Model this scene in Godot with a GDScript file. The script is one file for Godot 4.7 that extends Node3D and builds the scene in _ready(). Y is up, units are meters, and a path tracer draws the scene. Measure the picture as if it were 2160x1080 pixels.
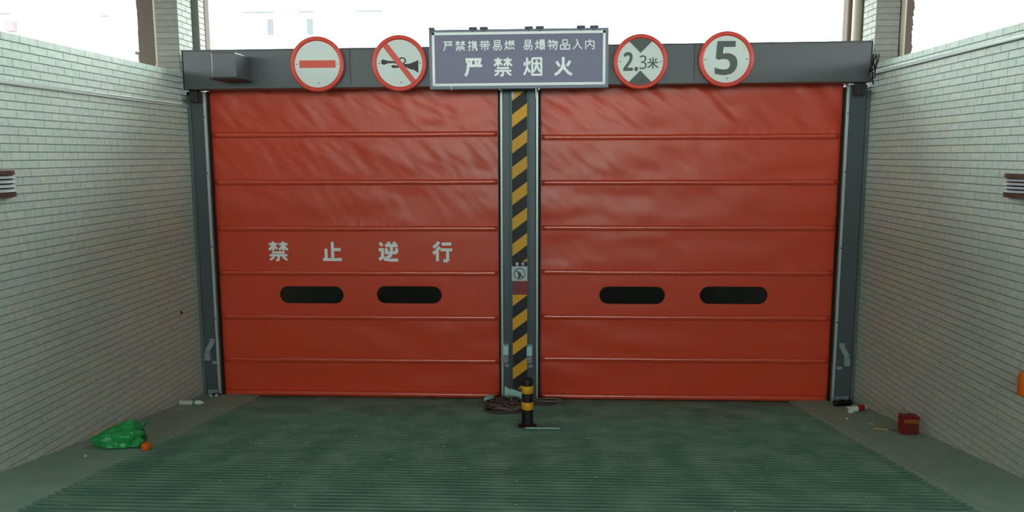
extends Node3D
# A ramp between tiled retaining walls that runs down to a double red fabric door.
# World: x to the right, y up, z towards the camera; the door stands at z = 0, the ramp climbs towards +z.

const SLOPE := 0.14
const WALL_L := -3.594
const WALL_R := 3.57
const TOP_L := 3.565
const TOP_R := 3.60
const COURSE := 0.0605
const TILE := 0.2

var M := {}
var used := {}
var cam: Camera3D


func _ready() -> void:
	# ---- camera, sky, exposure -------------------------------------------------
	cam = Camera3D.new()
	cam.name = "camera"
	cam.fov = rad_to_deg(2.0 * atan(540.0 / 1623.5))
	cam.position = Vector3(0.2435, 2.6885, 8.2116)
	cam.rotation_order = EULER_ORDER_YXZ
	cam.rotation_degrees = Vector3(-7.498, 2.560, -0.182)
	cam.near = 0.05
	cam.far = 300.0
	add_child(cam)
	cam.current = true

	var sky_mat := ProceduralSkyMaterial.new()
	sky_mat.sky_top_color = Color(0.90, 0.975, 0.97)
	sky_mat.sky_horizon_color = Color(0.935, 1.0, 0.965)
	sky_mat.sky_curve = 0.2
	sky_mat.ground_horizon_color = Color(0.55, 0.54, 0.52)
	sky_mat.ground_bottom_color = Color(0.4, 0.39, 0.37)
	sky_mat.sun_angle_max = 0.0
	var sky := Sky.new()
	sky.sky_material = sky_mat
	var env := Environment.new()
	env.background_mode = Environment.BG_SKY
	env.sky = sky
	env.background_energy_multiplier = 9.0
	env.tonemap_mode = Environment.TONE_MAPPER_LINEAR
	env.tonemap_exposure = 1.0
	env.sdfgi_enabled = true
	env.ssao_enabled = true
	env.ssil_enabled = true
	var we := WorldEnvironment.new()
	we.name = "environment"
	we.environment = env
	add_child(we)

	make_materials()
	build_ramp()
	build_walls()
	build_pillars()
	build_surroundings()
	build_posts()
	build_doors()
	build_header()
	build_signs()
	build_board()
	build_wall_fittings()
	build_bollard_and_litter()
	build_background()


# ---- materials -----------------------------------------------------------------
func mat(key: String, c: Color, rough := 0.6, metal := 0.0) -> StandardMaterial3D:
	var m := StandardMaterial3D.new()
	m.resource_name = key
	m.albedo_color = c
	m.roughness = rough
	m.metallic = metal
	M[key] = m
	return m


func noise_tex(seed_: int, freq: float, size: int, ramp_a: Color, ramp_b: Color, lo := 0.0, hi := 1.0, oct := 4) -> NoiseTexture2D:
	var n := FastNoiseLite.new()
	n.seed = seed_
	n.noise_type = FastNoiseLite.TYPE_SIMPLEX_SMOOTH
	n.frequency = freq
	n.fractal_octaves = oct
	var g := Gradient.new()
	g.offsets = PackedFloat32Array([lo, hi])
	g.colors = PackedColorArray([ramp_a, ramp_b])
	var t := NoiseTexture2D.new()
	t.width = size
	t.height = size
	t.seamless = true
	t.noise = n
	t.color_ramp = g
	return t


func make_materials() -> void:
	var m := mat("tile", Color(1, 1, 1), 0.55)
	m.vertex_color_use_as_albedo = true
	m.albedo_texture = noise_tex(11, 0.02, 512, Color(0.94, 0.94, 0.935), Color(1, 1, 1), 0.2, 0.8)
	m.uv1_triplanar = true
	m.uv1_world_triplanar = true
	m.uv1_scale = Vector3(1.3, 1.3, 1.3)
	m.heightmap_enabled = true
	m.heightmap_texture = noise_tex(12, 0.06, 256, Color(0, 0, 0), Color(1, 1, 1))
	m.heightmap_scale = 0.12
	mat("mortar", Color(0.52, 0.53, 0.51), 0.95)
	mat("render_coat", Color(0.40, 0.41, 0.40), 0.9)
	m = mat("ramp", Color(1, 1, 1), 0.8)
	m.albedo_texture = noise_tex(21, 0.006, 1024, Color(0.36, 0.52, 0.45), Color(0.50, 0.62, 0.56), 0.25, 0.8, 6)
	m.uv1_triplanar = true
	m.uv1_world_triplanar = true
	m.uv1_scale = Vector3(0.35, 0.35, 0.35)
	m.heightmap_enabled = true
	m.heightmap_texture = noise_tex(22, 0.08, 256, Color(0, 0, 0), Color(1, 1, 1))
	m.heightmap_scale = 0.3
	m = mat("kerb", Color(1, 1, 1), 0.85)
	m.albedo_texture = noise_tex(23, 0.012, 512, Color(0.55, 0.67, 0.61), Color(0.62, 0.71, 0.65), 0.2, 0.8, 5)
	m.uv1_triplanar = true
	m.uv1_world_triplanar = true
	m.uv1_scale = Vector3(0.6, 0.6, 0.6)
	mat("concrete", Color(0.55, 0.54, 0.52), 0.9)
	mat("soffit", Color(0.62, 0.61, 0.59), 0.9)
	m = mat("pvc", Color(0.87, 0.28, 0.165), 0.33)
	m.metallic_specular = 0.5
	m = mat("pvc_bar", Color(0.87, 0.28, 0.165), 0.24)
	m.metallic_specular = 0.75
	m = mat("pvc_dark", Color(0.76, 0.22, 0.13), 0.45)
	m = mat("pane", Color(0.07, 0.075, 0.09, 0.35), 0.12)
	m.transparency = BaseMaterial3D.TRANSPARENCY_ALPHA
	mat("steel_grey", Color(0.315, 0.345, 0.37), 0.42, 0.15)
	mat("steel_header", Color(0.33, 0.335, 0.35), 0.42, 0.15)
	mat("steel_dark", Color(0.16, 0.165, 0.175), 0.5, 0.1)
	mat("aluminium", Color(0.74, 0.765, 0.76), 0.35, 0.3)
	mat("rubber", Color(0.045, 0.045, 0.05), 0.7)
	mat("sensor_grey", Color(0.55, 0.585, 0.6), 0.5)
	mat("sensor_teal", Color(0.60, 0.755, 0.76), 0.35)
	mat("sign_white", Color(0.83, 0.85, 0.835), 0.4)
	mat("sign_red", Color(0.85, 0.26, 0.21), 0.4)
	mat("sign_black", Color(0.17, 0.15, 0.14), 0.5)
	mat("sign_grey", Color(0.32, 0.33, 0.32), 0.5)
	mat("bolt", Color(0.22, 0.22, 0.2), 0.5, 0.5)
	mat("board_blue", Color(0.475, 0.455, 0.555), 0.45)
	mat("board_frame", Color(0.46, 0.48, 0.54), 0.45, 0.2)
	mat("letter_white", Color(0.97, 0.97, 0.975), 0.5)
	mat("tape_yellow", Color(0.93, 0.66, 0.10), 0.5)
	mat("tape_black", Color(0.10, 0.085, 0.095), 0.55)
	mat("sticker_white", Color(0.80, 0.82, 0.85), 0.5)
	mat("sticker_red", Color(0.56, 0.17, 0.16), 0.5)
	mat("lamp_brown", Color(0.33, 0.22, 0.18), 0.4)
	mat("lamp_white", Color(0.82, 0.82, 0.84), 0.4)
	mat("pier_brown", Color(0.44, 0.38, 0.36), 0.9)
	mat("pipe_cream", Color(0.74, 0.68, 0.62), 0.5)
	mat("black_plastic", Color(0.03, 0.03, 0.03), 0.5)
	mat("cable_brown", Color(0.35, 0.28, 0.275), 0.6)
	mat("cable_light", Color(0.52, 0.45, 0.43), 0.6)
	mat("foam_teal", Color(0.66, 0.83, 0.81), 0.6)
	mat("foil", Color(0.72, 0.74, 0.78), 0.3, 0.4)
	mat("tube_white", Color(0.84, 0.86, 0.83), 0.45)
	mat("tube_mark", Color(0.44, 0.56, 0.50), 0.5)
	mat("tube_red", Color(0.62, 0.08, 0.10), 0.45)
	mat("tin_red", Color(0.52, 0.05, 0.07), 0.4)
	mat("tin_gold", Color(0.72, 0.56, 0.22), 0.4)
	mat("tin_brown", Color(0.40, 0.09, 0.03), 0.45)
	mat("wood", Color(0.72, 0.58, 0.34), 0.7)
	mat("orange", Color(0.95, 0.42, 0.06), 0.45)
	mat("orange_dark", Color(0.62, 0.22, 0.05), 0.5)
	m = mat("bag_green", Color(0.20, 0.66, 0.36), 0.25)
	m.backlight_enabled = true
	m.backlight = Color(0.25, 0.65, 0.32)
	mat("grit", Color(0.74, 0.79, 0.76), 0.8)
	mat("crumb", Color(0.78, 0.82, 0.78), 0.8)
	mat("facade", Color(0.94, 0.94, 0.935), 0.8)
	mat("facade_trim", Color(0.46, 0.46, 0.50), 0.8)
	mat("facade_shade", Color(0.37, 0.37, 0.39), 0.7)
	mat("facade_pink", Color(0.47, 0.41, 0.43), 0.8)
	m = mat("far_glass", Color(0.80, 0.83, 0.87), 0.1, 0.2)
	mat("ground", Color(0.62, 0.61, 0.59), 0.95)


# ---- node helpers --------------------------------------------------------------
func numbered(called: String, parent: Node) -> String:
	var key := str(parent.get_instance_id()) + called
	var n: int = used.get(key, 0)
	used[key] = n + 1
	return called if n == 0 else "%s_%03d" % [called, n]


func thing(called: String, label: String, category: String, at := Vector3.ZERO, group := "") -> Node3D:
	var o := Node3D.new()
	o.name = numbered(called, self)
	add_child(o, true)
	o.position = at
	o.set_meta("label", label)
	o.set_meta("category", category)
	if group:
		o.set_meta("group", group)
	return o


# a mesh in its parent's own coordinates
func put(called: String, mesh: Mesh, m: String, parent: Node = self) -> MeshInstance3D:
	var o := MeshInstance3D.new()
	o.name = numbered(called, parent)
	o.mesh = mesh
	o.material_override = null
	if mesh.get_surface_count():
		o.set_surface_override_material(0, M[m])
	parent.add_child(o, true)
	return o


func structure(called: String, mesh: Mesh, m: String, parent: Node = self) -> MeshInstance3D:
	var o := put(called, mesh, m, parent)
	if parent == self:
		o.set_meta("kind", "structure")
	return o


func tagged(o: Node3D, label: String, category: String, group := "") -> Node3D:
	o.set_meta("label", label)
	o.set_meta("category", category)
	if group:
		o.set_meta("group", group)
	return o


# ---- mesh helpers --------------------------------------------------------------
func begin(smooth := false) -> SurfaceTool:
	var st := SurfaceTool.new()
	st.begin(Mesh.PRIMITIVE_TRIANGLES)
	st.set_smooth_group(0 if smooth else -1)
	return st


func done(st: SurfaceTool) -> ArrayMesh:
	st.generate_normals()
	return st.commit()


func tri(st: SurfaceTool, a: Vector3, b: Vector3, c: Vector3, away: Vector3) -> void:
	# front faces run clockwise as seen from outside
	if (c - a).cross(b - a).dot(away) < 0.0:
		var t := b
		b = c
		c = t
	st.add_vertex(a)
	st.add_vertex(b)
	st.add_vertex(c)


func quad(st: SurfaceTool, a: Vector3, b: Vector3, c: Vector3, d: Vector3, away: Vector3) -> void:
	tri(st, a, b, c, away)
	tri(st, a, c, d, away)


# a box with chamfered edges, placed by xf
func box(st: SurfaceTool, size: Vector3, xf := Transform3D(), bevel := 0.004) -> void:
	var h := size * 0.5
	var b := minf(bevel, minf(h.x, minf(h.y, h.z)) * 0.8)
	var ax := [Vector3.RIGHT, Vector3.UP, Vector3.BACK]
	for i in 3:
		var j := (i + 1) % 3
		var k := (i + 2) % 3
		for s in [-1.0, 1.0]:
			var n: Vector3 = ax[i] * s
			var p: Vector3 = n * h[i]
			var u: Vector3 = ax[j] * (h[j] - b)
			var v: Vector3 = ax[k] * (h[k] - b)
			quad(st, xf * (p - u - v), xf * (p + u - v), xf * (p + u + v), xf * (p - u + v), xf.basis * n)
			if b <= 0.0:
				continue
			for t in [-1.0, 1.0]:
				var e: Vector3 = ax[j] * t
				var p1: Vector3 = ax[i] * s * h[i] + ax[j] * t * (h[j] - b)
				var p2: Vector3 = ax[i] * s * (h[i] - b) + ax[j] * t * h[j]
				quad(st, xf * (p1 - v), xf * (p2 - v), xf * (p2 + v), xf * (p1 + v), xf.basis * (n + e))
	if b > 0.0:
		for sx in [-1.0, 1.0]:
			for sy in [-1.0, 1.0]:
				for sz in [-1.0, 1.0]:
					var q := Vector3(sx, sy, sz)
					var c := h * q
					tri(st, xf * (c - Vector3(0, b * sy, b * sz)), xf * (c - Vector3(b * sx, 0, b * sz)), xf * (c - Vector3(b * sx, b * sy, 0)), xf.basis * q)


func at(x: float, y: float, z: float, turn := Vector3.ZERO) -> Transform3D:
	return Transform3D(Basis.from_euler(turn), Vector3(x, y, z))


func box_mesh(size: Vector3, bevel := 0.004, xf := Transform3D()) -> ArrayMesh:
	var st := begin()
	box(st, size, xf, bevel)
	return done(st)


# a box between two corners, in the parent's coordinates
func span(a: Vector3, b: Vector3, bevel := 0.004) -> ArrayMesh:
	return box_mesh((b - a).abs(), bevel, Transform3D(Basis(), (a + b) * 0.5))


# profile of (radius, height) pairs turned about the y axis
func lathe(st: SurfaceTool, prof: Array, xf := Transform3D(), n := 28) -> void:
	for i in prof.size() - 1:
		var a: Vector2 = prof[i]
		var b: Vector2 = prof[i + 1]
		for k in n:
			var t0 := TAU * k / n
			var t1 := TAU * (k + 1) / n
			var d0 := Vector3(cos(t0), 0, sin(t0))
			var d1 := Vector3(cos(t1), 0, sin(t1))
			var side := b - a
			var away := (d0 + d1) * side.y * 0.5 + Vector3.DOWN * side.x
			if away.length() < 1e-9:
				continue
			var p := [xf * (d0 * a.x + Vector3.UP * a.y), xf * (d1 * a.x + Vector3.UP * a.y), xf * (d1 * b.x + Vector3.UP * b.y), xf * (d0 * b.x + Vector3.UP * b.y)]
			if a.x < 1e-6:
				tri(st, p[0], p[2], p[3], xf.basis * away)
			elif b.x < 1e-6:
				tri(st, p[0], p[1], p[2], xf.basis * away)
			else:
				quad(st, p[0], p[1], p[2], p[3], xf.basis * away)


# a round tube along points
func tube(st: SurfaceTool, pts: Array, r: float, n := 10, flat := 1.0) -> void:
	var rings := []
	var up := Vector3.UP
	for i in pts.size():
		var d: Vector3 = (pts[mini(i + 1, pts.size() - 1)] - pts[maxi(i - 1, 0)]).normalized()
		if absf(d.dot(up)) > 0.95:
			up = Vector3.RIGHT
		var s := d.cross(up).normalized()
		var u := s.cross(d).normalized()
		up = u
		var ring := []
		for k in n:
			var t := TAU * k / n
			ring.append(pts[i] + (s * cos(t) + u * sin(t) * flat) * r)
		rings.append(ring)
	for i in rings.size() - 1:
		for k in n:
			var k2 := (k + 1) % n
			var mid: Vector3 = (rings[i][k] + rings[i][k2]) * 0.5 - pts[i]
			quad(st, rings[i][k], rings[i][k2], rings[i + 1][k2], rings[i + 1][k], mid)
	var ends := [0, rings.size() - 1]
	for e in 2:
		var ring: Array = rings[ends[e]]
		var c: Vector3 = pts[ends[e]]
		var o: Vector3 = (pts[0] - pts[1]) if e == 0 else (pts[-1] - pts[-2])
		for k in n:
			tri(st, c, ring[k], ring[(k + 1) % n], o)


func tube_mesh(pts: Array, r: float, n := 10, flat := 1.0) -> ArrayMesh:
	var st := begin(true)
	tube(st, pts, r, n, flat)
	return done(st)


# an outline in x, y pushed from z0 to z1
func plate(st: SurfaceTool, outline: PackedVector2Array, z0: float, z1: float, xf := Transform3D()) -> void:
	var idx := Geometry2D.triangulate_polygon(outline)
	for i in range(0, idx.size(), 3):
		var a := outline[idx[i]]
		var b := outline[idx[i + 1]]
		var c := outline[idx[i + 2]]
		tri(st, xf * Vector3(a.x, a.y, z1), xf * Vector3(b.x, b.y, z1), xf * Vector3(c.x, c.y, z1), xf.basis * Vector3.BACK)
		tri(st, xf * Vector3(a.x, a.y, z0), xf * Vector3(b.x, b.y, z0), xf * Vector3(c.x, c.y, z0), xf.basis * Vector3.FORWARD)
	var ccw := not Geometry2D.is_polygon_clockwise(outline)
	for i in outline.size():
		var a := outline[i]
		var b := outline[(i + 1) % outline.size()]
		var d := b - a
		var n := Vector3(d.y, -d.x, 0) * (1.0 if ccw else -1.0)
		quad(st, xf * Vector3(a.x, a.y, z0), xf * Vector3(b.x, b.y, z0), xf * Vector3(b.x, b.y, z1), xf * Vector3(a.x, a.y, z1), xf.basis * n)


func plate_mesh(outline: PackedVector2Array, z0: float, z1: float, xf := Transform3D()) -> ArrayMesh:
	var st := begin()
	plate(st, outline, z0, z1, xf)
	return done(st)


func poly(text: String, k := 1.0, off := Vector2.ZERO) -> PackedVector2Array:
	var out := PackedVector2Array()
	for pair in text.split(" ", false):
		var v := pair.split(",")
		out.append(Vector2(float(v[0]), float(v[1])) * k + off)
	return out


func arc(r: float, n: int, from := 0.0, to := TAU, c := Vector2.ZERO) -> PackedVector2Array:
	var out := PackedVector2Array()
	var whole := is_equal_approx(to - from, TAU)
	for i in (n if whole else n + 1):
		var t := from + (to - from) * i / n
		out.append(c + Vector2(cos(t), sin(t)) * r)
	return out


# ---- lettering: strokes on a field of 100 x 100, y down ---------------------------
const GLYPH := {
	"严": "8,11 92,11/36,11 36,40/63,11 63,40/14,18 25,36/86,18 75,36/16,43 95,43/21,43 20,62 15,80 6,95",
	"禁": "4,16 46,16/25,3 25,48/23,20 15,34 4,45/27,20 36,32 46,40/53,16 96,16/75,3 75,48/73,20 64,34 54,44/77,20 85,34 97,45/18,57 82,57/6,71 94,71/50,71 50,89 46,95 36,94/28,77 20,86 7,94/70,77 80,85 93,94",
	"携": "5,22 38,22/22,4 22,87 18,95 8,93/4,62 38,50/54,4 42,28/51,18 51,56/51,18 93,18/51,31 91,31/51,43 91,43/51,56 95,56/73,6 73,56/44,67 83,67 78,78 94,79 90,93 78,94/60,67 56,81 44,96",
	"带": "4,18 96,18/24,4 24,33/50,4 50,33/76,4 76,33/6,55 6,41 94,41 94,55/21,88 21,58 79,58 79,84 68,86/50,44 50,98",
	"易": "24,6 76,6 76,43 24,43 24,6/24,25 76,25/29,48 20,62 6,73/25,58 90,58 88,80 82,94 68,94/46,61 35,77 13,92/68,61 57,81 34,98",
	"燃": "8,28 6,46/34,22 29,40/20,5 20,50 14,74 4,93/20,58 34,80/52,4 46,18 38,32/52,15 67,15 62,33 54,46 40,57/49,25 57,31/44,36 52,42/66,25 97,25/82,6 80,30 74,45 63,57/82,28 88,44 97,56/89,8 95,16/44,70 38,93/56,70 58,88/70,70 74,88/85,68 95,91",
	"爆": "8,28 6,46/34,22 29,40/20,5 20,50 14,74 4,93/20,58 34,80/48,5 88,5 88,27 48,27 48,5/48,16 88,16/42,37 96,37/58,28 58,48/78,28 78,48/38,50 99,50/68,53 68,92 61,97/56,54 48,67 38,73/80,54 88,66 99,71/50,71 58,78/42,92 62,81/74,78 95,94/88,70 78,78",
	"物": "18,6 14,24 5,39/12,24 44,24/4,63 44,52/27,4 27,97/58,4 52,22 42,38/54,22 94,22 92,60 88,86 82,95 69,93/69,24 60,48 42,67/83,24 74,56 50,85",
	"品": "28,7 72,7 72,40 28,40 28,7/7,54 43,54 43,94 7,94 7,54/57,54 93,54 93,94 57,94 57,54",
	"入": "34,8 47,9 52,32 68,68 95,95/50,28 41,58 24,80 5,95",
	"内": "10,97 10,24 90,24 90,89 84,95 71,95/50,4 50,32 42,54 22,74/50,44 62,56 77,73",
	"烟": "8,28 6,46/35,22 29,40/20,5 20,50 14,74 4,93/20,58 36,80/47,9 94,9 94,93 47,93 47,9/54,36 88,36/70,18 70,40 63,62 53,78/71,44 78,62 87,77",
	"火": "50,4 50,40 42,63 26,82 6,95/50,42 60,66 76,83 95,95/15,26 31,52/86,24 70,50",
	"止": "52,4 52,90/20,38 20,90/52,42 92,42/4,91 96,91",
	"逆": "9,8 22,24/3,42 22,42 22,74 6,93/22,76 36,89 60,93 98,93/50,4 56,18/84,4 76,18/35,22 97,22/41,34 41,57 91,57/91,34 91,60/66,22 66,57 60,71 42,82",
	"行": "34,4 22,18 6,31/37,28 22,47 4,61/25,44 25,98/46,14 93,14/40,42 98,42/75,42 75,90 69,96 54,95",
	"米": "50,4 50,98/5,46 95,46/20,12 34,36/80,12 66,36/48,47 32,70 6,89/52,47 68,70 94,89",
	"警": "4,10 48,10/16,3 16,18/36,3 36,18/14,24 45,24 43,44/14,34 28,34/60,4 52,20/56,12 96,12/62,22 93,46/88,16 55,46/8,55 92,55/26,65 74,65/26,73 74,73/26,82 74,82 74,96 26,96 26,82",
	"告": "28,4 19,28/24,22 86,22/50,3 50,42/5,42 95,42/20,57 80,57 80,94 20,94 20,57",
}


func glyph(c: String, size: float, weight: float, depth: float) -> ArrayMesh:
	var st := begin()
	var k := size / 100.0
	var w := weight * k * 0.5
	var lift := 0.0
	var bits: PackedStringArray = GLYPH[c].split("/")
	for n in bits.size():
		var pts := poly(bits[n])
		for i in pts.size() - 1:
			var a := Vector2(pts[i].x - 50.0, 50.0 - pts[i].y) * k
			var b := Vector2(pts[i + 1].x - 50.0, 50.0 - pts[i + 1].y) * k
			var d := (b - a).normalized()
			var s := Vector2(-d.y, d.x) * w
			if i > 0:
				a -= d * w * 0.75
			if i < pts.size() - 2:
				b += d * w * 0.75
			plate(st, PackedVector2Array([a - s, b - s, b + s, a + s]), 0.0, depth + lift)
			lift += 0.00008   # strokes lie over each other, never in one plane
	return done(st)


func write(text: String, parent: Node, m: String, size: float, weight: float, first: Vector3, step: float, gap := 0.0) -> void:
	var x := first.x
	for c in text:
		if c == " ":
			x += gap
			continue
		var o := put("character", glyph(c, size, weight, 0.0015), m, parent)
		o.position = Vector3(x, first.y, first.z)
		x += step


func digits(text: String, height: float, weight: int, wide := 1.0) -> TextMesh:
	var f := SystemFont.new()
	f.font_names = PackedStringArray(["Droid Sans"])
	f.font_weight = weight
	var t := TextMesh.new()
	t.text = text
	t.font = f
	t.font_size = 96
	t.pixel_size = height / 69.0
	t.depth = 0.003
	t.curve_step = 0.5
	return t


# ---- the ramp --------------------------------------------------------------------
func build_ramp() -> void:
	var n := FastNoiseLite.new()
	n.seed = 5
	n.frequency = 1.4
	var st := begin()
	var nx := 60
	var x0 := -3.12
	var x1 := 3.04
	# ribs across the ramp: (place along the pitch, depth)
	var prof := [Vector2(0.0, -1.0), Vector2(0.22, -1.0), Vector2(0.40, 0.0), Vector2(0.78, 0.0), Vector2(0.94, -0.85)]
	var rows := []
	var pitch := 0.07
	var z := 0.12
	rows.append(Vector2(-0.3, 0.0))
	rows.append(Vector2(0.06, 0.0))
	while z < 9.4:
		for p in prof:
			rows.append(Vector2(z + p.x * pitch, p.y))
		z += pitch
	rows.append(Vector2(z, 0.0))
	for i in range(1, 9):
		rows.append(Vector2(z + i * 1.4, 0.0))
	var lines := []
	for r in rows:
		var line := PackedVector3Array()
		for k in nx + 1:
			var x := x0 + (x1 - x0) * k / nx
			var wear := clampf(0.62 + 0.75 * n.get_noise_2d(x * 0.8, r.x * 1.1), 0.12, 1.0)
			if r.x < 0.9:
				wear *= 0.45
			line.append(Vector3(x, SLOPE * r.x + r.y * 0.021 * wear, r.x + 0.004 * n.get_noise_2d(x * 2.0, r.x * 7.0)))
		lines.append(line)
	for j in lines.size() - 1:
		for k in nx:
			quad(st, lines[j][k], lines[j][k + 1], lines[j + 1][k + 1], lines[j + 1][k], Vector3.UP)
	# underside, so that the slab has thickness
	var zl: float = rows[-1].x
	quad(st, Vector3(-3.9, -0.5, -0.3), Vector3(3.9, -0.5, -0.3), Vector3(3.9, SLOPE * zl - 0.5, zl), Vector3(-3.9, SLOPE * zl - 0.5, zl), Vector3.DOWN)
	var ramp := structure("floor", done(st), "ramp")
	ramp.set_meta("label", "dark green ribbed concrete ramp sloping down to the red doors")
	# smooth margins along the walls, a little proud of the ribs, with a sloped edge
	for s in [-1.0, 1.0]:
		var e := begin()
		var wall: float = WALL_L - 0.05 if s < 0.0 else WALL_R + 0.05
		var edge: float = -3.06 if s < 0.0 else 2.98
		var prev := []
		for i in 50:
			var zz := -0.3 + i * 0.42
			var wob := 0.03 * n.get_noise_2d(s * 40.0, zz * 0.5)
			var y := SLOPE * zz
			var cur := [Vector3(wall, y + 0.03, zz), Vector3(edge - s * -0.05 + wob, y + 0.022, zz), Vector3(edge + s * 0.0 - s * 0.035 + wob, y + 0.012, zz), Vector3(edge - s * 0.10 + wob, y - 0.014, zz)]
			if i:
				for q in 3:
					quad(e, prev[q], prev[q + 1], cur[q + 1], cur[q], Vector3.UP)
			prev = cur
		var k := put("margin", done(e), "kerb", ramp)
		k.set_meta("label", "smooth lighter concrete margin along the wall foot")


# ---- tiled walls -----------------------------------------------------------------
# a tile of size (across, up) facing +z, its back at z = 0
func tile_shape(st: SurfaceTool, w: float, h: float, xf: Transform3D, c: Color, deep := 0.006) -> void:
	st.set_color(c)
	var b := 0.0022
	var x := w * 0.5
	var y := h * 0.5
	var f := [Vector3(-x + b, -y + b, deep), Vector3(x - b, -y + b, deep), Vector3(x - b, y - b, deep), Vector3(-x + b, y - b, deep)]
	var k := [Vector3(-x, -y, 0), Vector3(x, -y, 0), Vector3(x, y, 0), Vector3(-x, y, 0)]
	quad(st, xf * f[0], xf * f[1], xf * f[2], xf * f[3], xf.basis * Vector3.BACK)
	var out := [Vector3.DOWN, Vector3.RIGHT, Vector3.UP, Vector3.LEFT]
	for i in 4:
		var j := (i + 1) % 4
		quad(st, xf * k[i], xf * k[j], xf * f[j], xf * f[i], xf.basis * (out[i] + Vector3.BACK))


func tile_tone(r: float, dark := 1.0) -> Color:
	var tones := [Color(0.665, 0.735, 0.665), Color(0.63, 0.715, 0.655), Color(0.69, 0.73, 0.65), Color(0.645, 0.705, 0.68), Color(0.62, 0.70, 0.64), Color(0.675, 0.725, 0.68)]
	var c: Color = tones[int(r * 5.999)]
	return Color(c.r * dark, c.g * dark, c.b * dark)


# grey-brown pillar tiles, their colour darkened to stand in for backlit shade
func pillar_shade_tone(r: float) -> Color:
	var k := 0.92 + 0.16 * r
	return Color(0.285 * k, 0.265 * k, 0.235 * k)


func in_view(p: Vector3) -> bool:
	var q := cam.transform.affine_inverse() * p
	if q.z > -0.5:
		return false
	var f := 1623.5 / -q.z
	return absf(q.x * f) < 1090.0 and absf(q.y * f) < 548.0


func build_walls() -> void:
	var shapes := {}
	for side in 2:
		var s := 1.0 if side == 0 else -1.0   # the way the wall faces along x
		var wx := WALL_L if side == 0 else WALL_R
		var top := TOP_L if side == 0 else TOP_R
		var zend := 20.0
		# the wall body: mortar face, its foot below the ramp
		var body := span(Vector3(wx - s * 0.24, -0.5, -0.16), Vector3(wx - s * 0.006, top - 0.003, zend), 0.002)
		var wall := structure("wall_left" if side == 0 else "wall_right", body, "mortar")
		wall.set_meta("label", "tall retaining wall of pale grey running-bond tiles on the %s of the ramp" % ("left" if side == 0 else "right"))
		var face := Basis(Vector3(0, 0, -s), Vector3.UP, Vector3(s, 0, 0))
		var spots := []
		var rng := RandomNumberGenerator.new()
		rng.seed = 90 + side
		var rows := int(top / COURSE) + 1
		for r in rows:
			var y := top - (r + 0.5) * COURSE
			var z := 0.0 if r % 2 == 0 else -0.5 * TILE
			z += 0.006 if side == 0 else -0.13
			while z < 9.0:
				var a := maxf(z, 0.0)
				var b := z + TILE
				z += TILE
				var tone := rng.randf()
				var proud := rng.randf_range(-0.0006, 0.0006)
				if b - a < 0.03 or y + 0.03 < SLOPE * a - 0.02:
					continue
				var c := Vector3(wx - s * 0.006 + s * proud, y, (a + b) * 0.5)
				spots.append({"c": c, "w": b - a, "tone": tone, "see": in_view(c), "size": c.z})
		spots.sort_custom(func(p, q): return (p.see and not q.see) or (p.see == q.see and p.size > q.size))
		var rest := begin()
		for i in spots.size():
			var t = spots[i]
			if i < 300 and t.see:
				var v := int(t.tone * 5.999)
				var key := "%d_%d" % [v, int(t.w * 1000.0)]
				if not shapes.has(key):
					var st := begin()
					tile_shape(st, t.w - 0.003, COURSE - 0.0052, Transform3D(), tile_tone(t.tone))
					shapes[key] = done(st)
				var o := put("tile", shapes[key], "tile", wall)
				o.transform = Transform3D(face, t.c)
			else:
				tile_shape(rest, t.w - 0.003, COURSE - 0.0052, Transform3D(face, t.c), tile_tone(t.tone))
		var mass := put("tile_field", done(rest), "tile", wall)
		mass.set_meta("kind", "stuff")
		# white strip of trunking that runs along the wall
		var ty := 3.215 if side == 0 else 3.502
		var strip := begin()
		box(strip, Vector3(0.022, 0.026, 9.0), at(wx + s * 0.011, ty, 4.52), 0.004)
		box(strip, Vector3(0.030, 0.007, 9.0), at(wx + s * 0.015, ty - 0.0165, 4.52), 0.002)
		var tr := structure("trim_%d" % (side + 1), done(strip), "aluminium")
		tr.set_meta("label", "thin white ledge strip running along the upper %s wall" % ("left" if side == 0 else "right"))
		# plastered joint between wall and door post
		var j := put("mortar_joint", span(Vector3(wx - s * 0.01, -0.02, -0.02), Vector3(wx + s * 0.035, 3.33, 0.012), 0.008), "render_coat", wall)
		j.set_meta("label", "plastered joint beside the door post")


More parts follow.
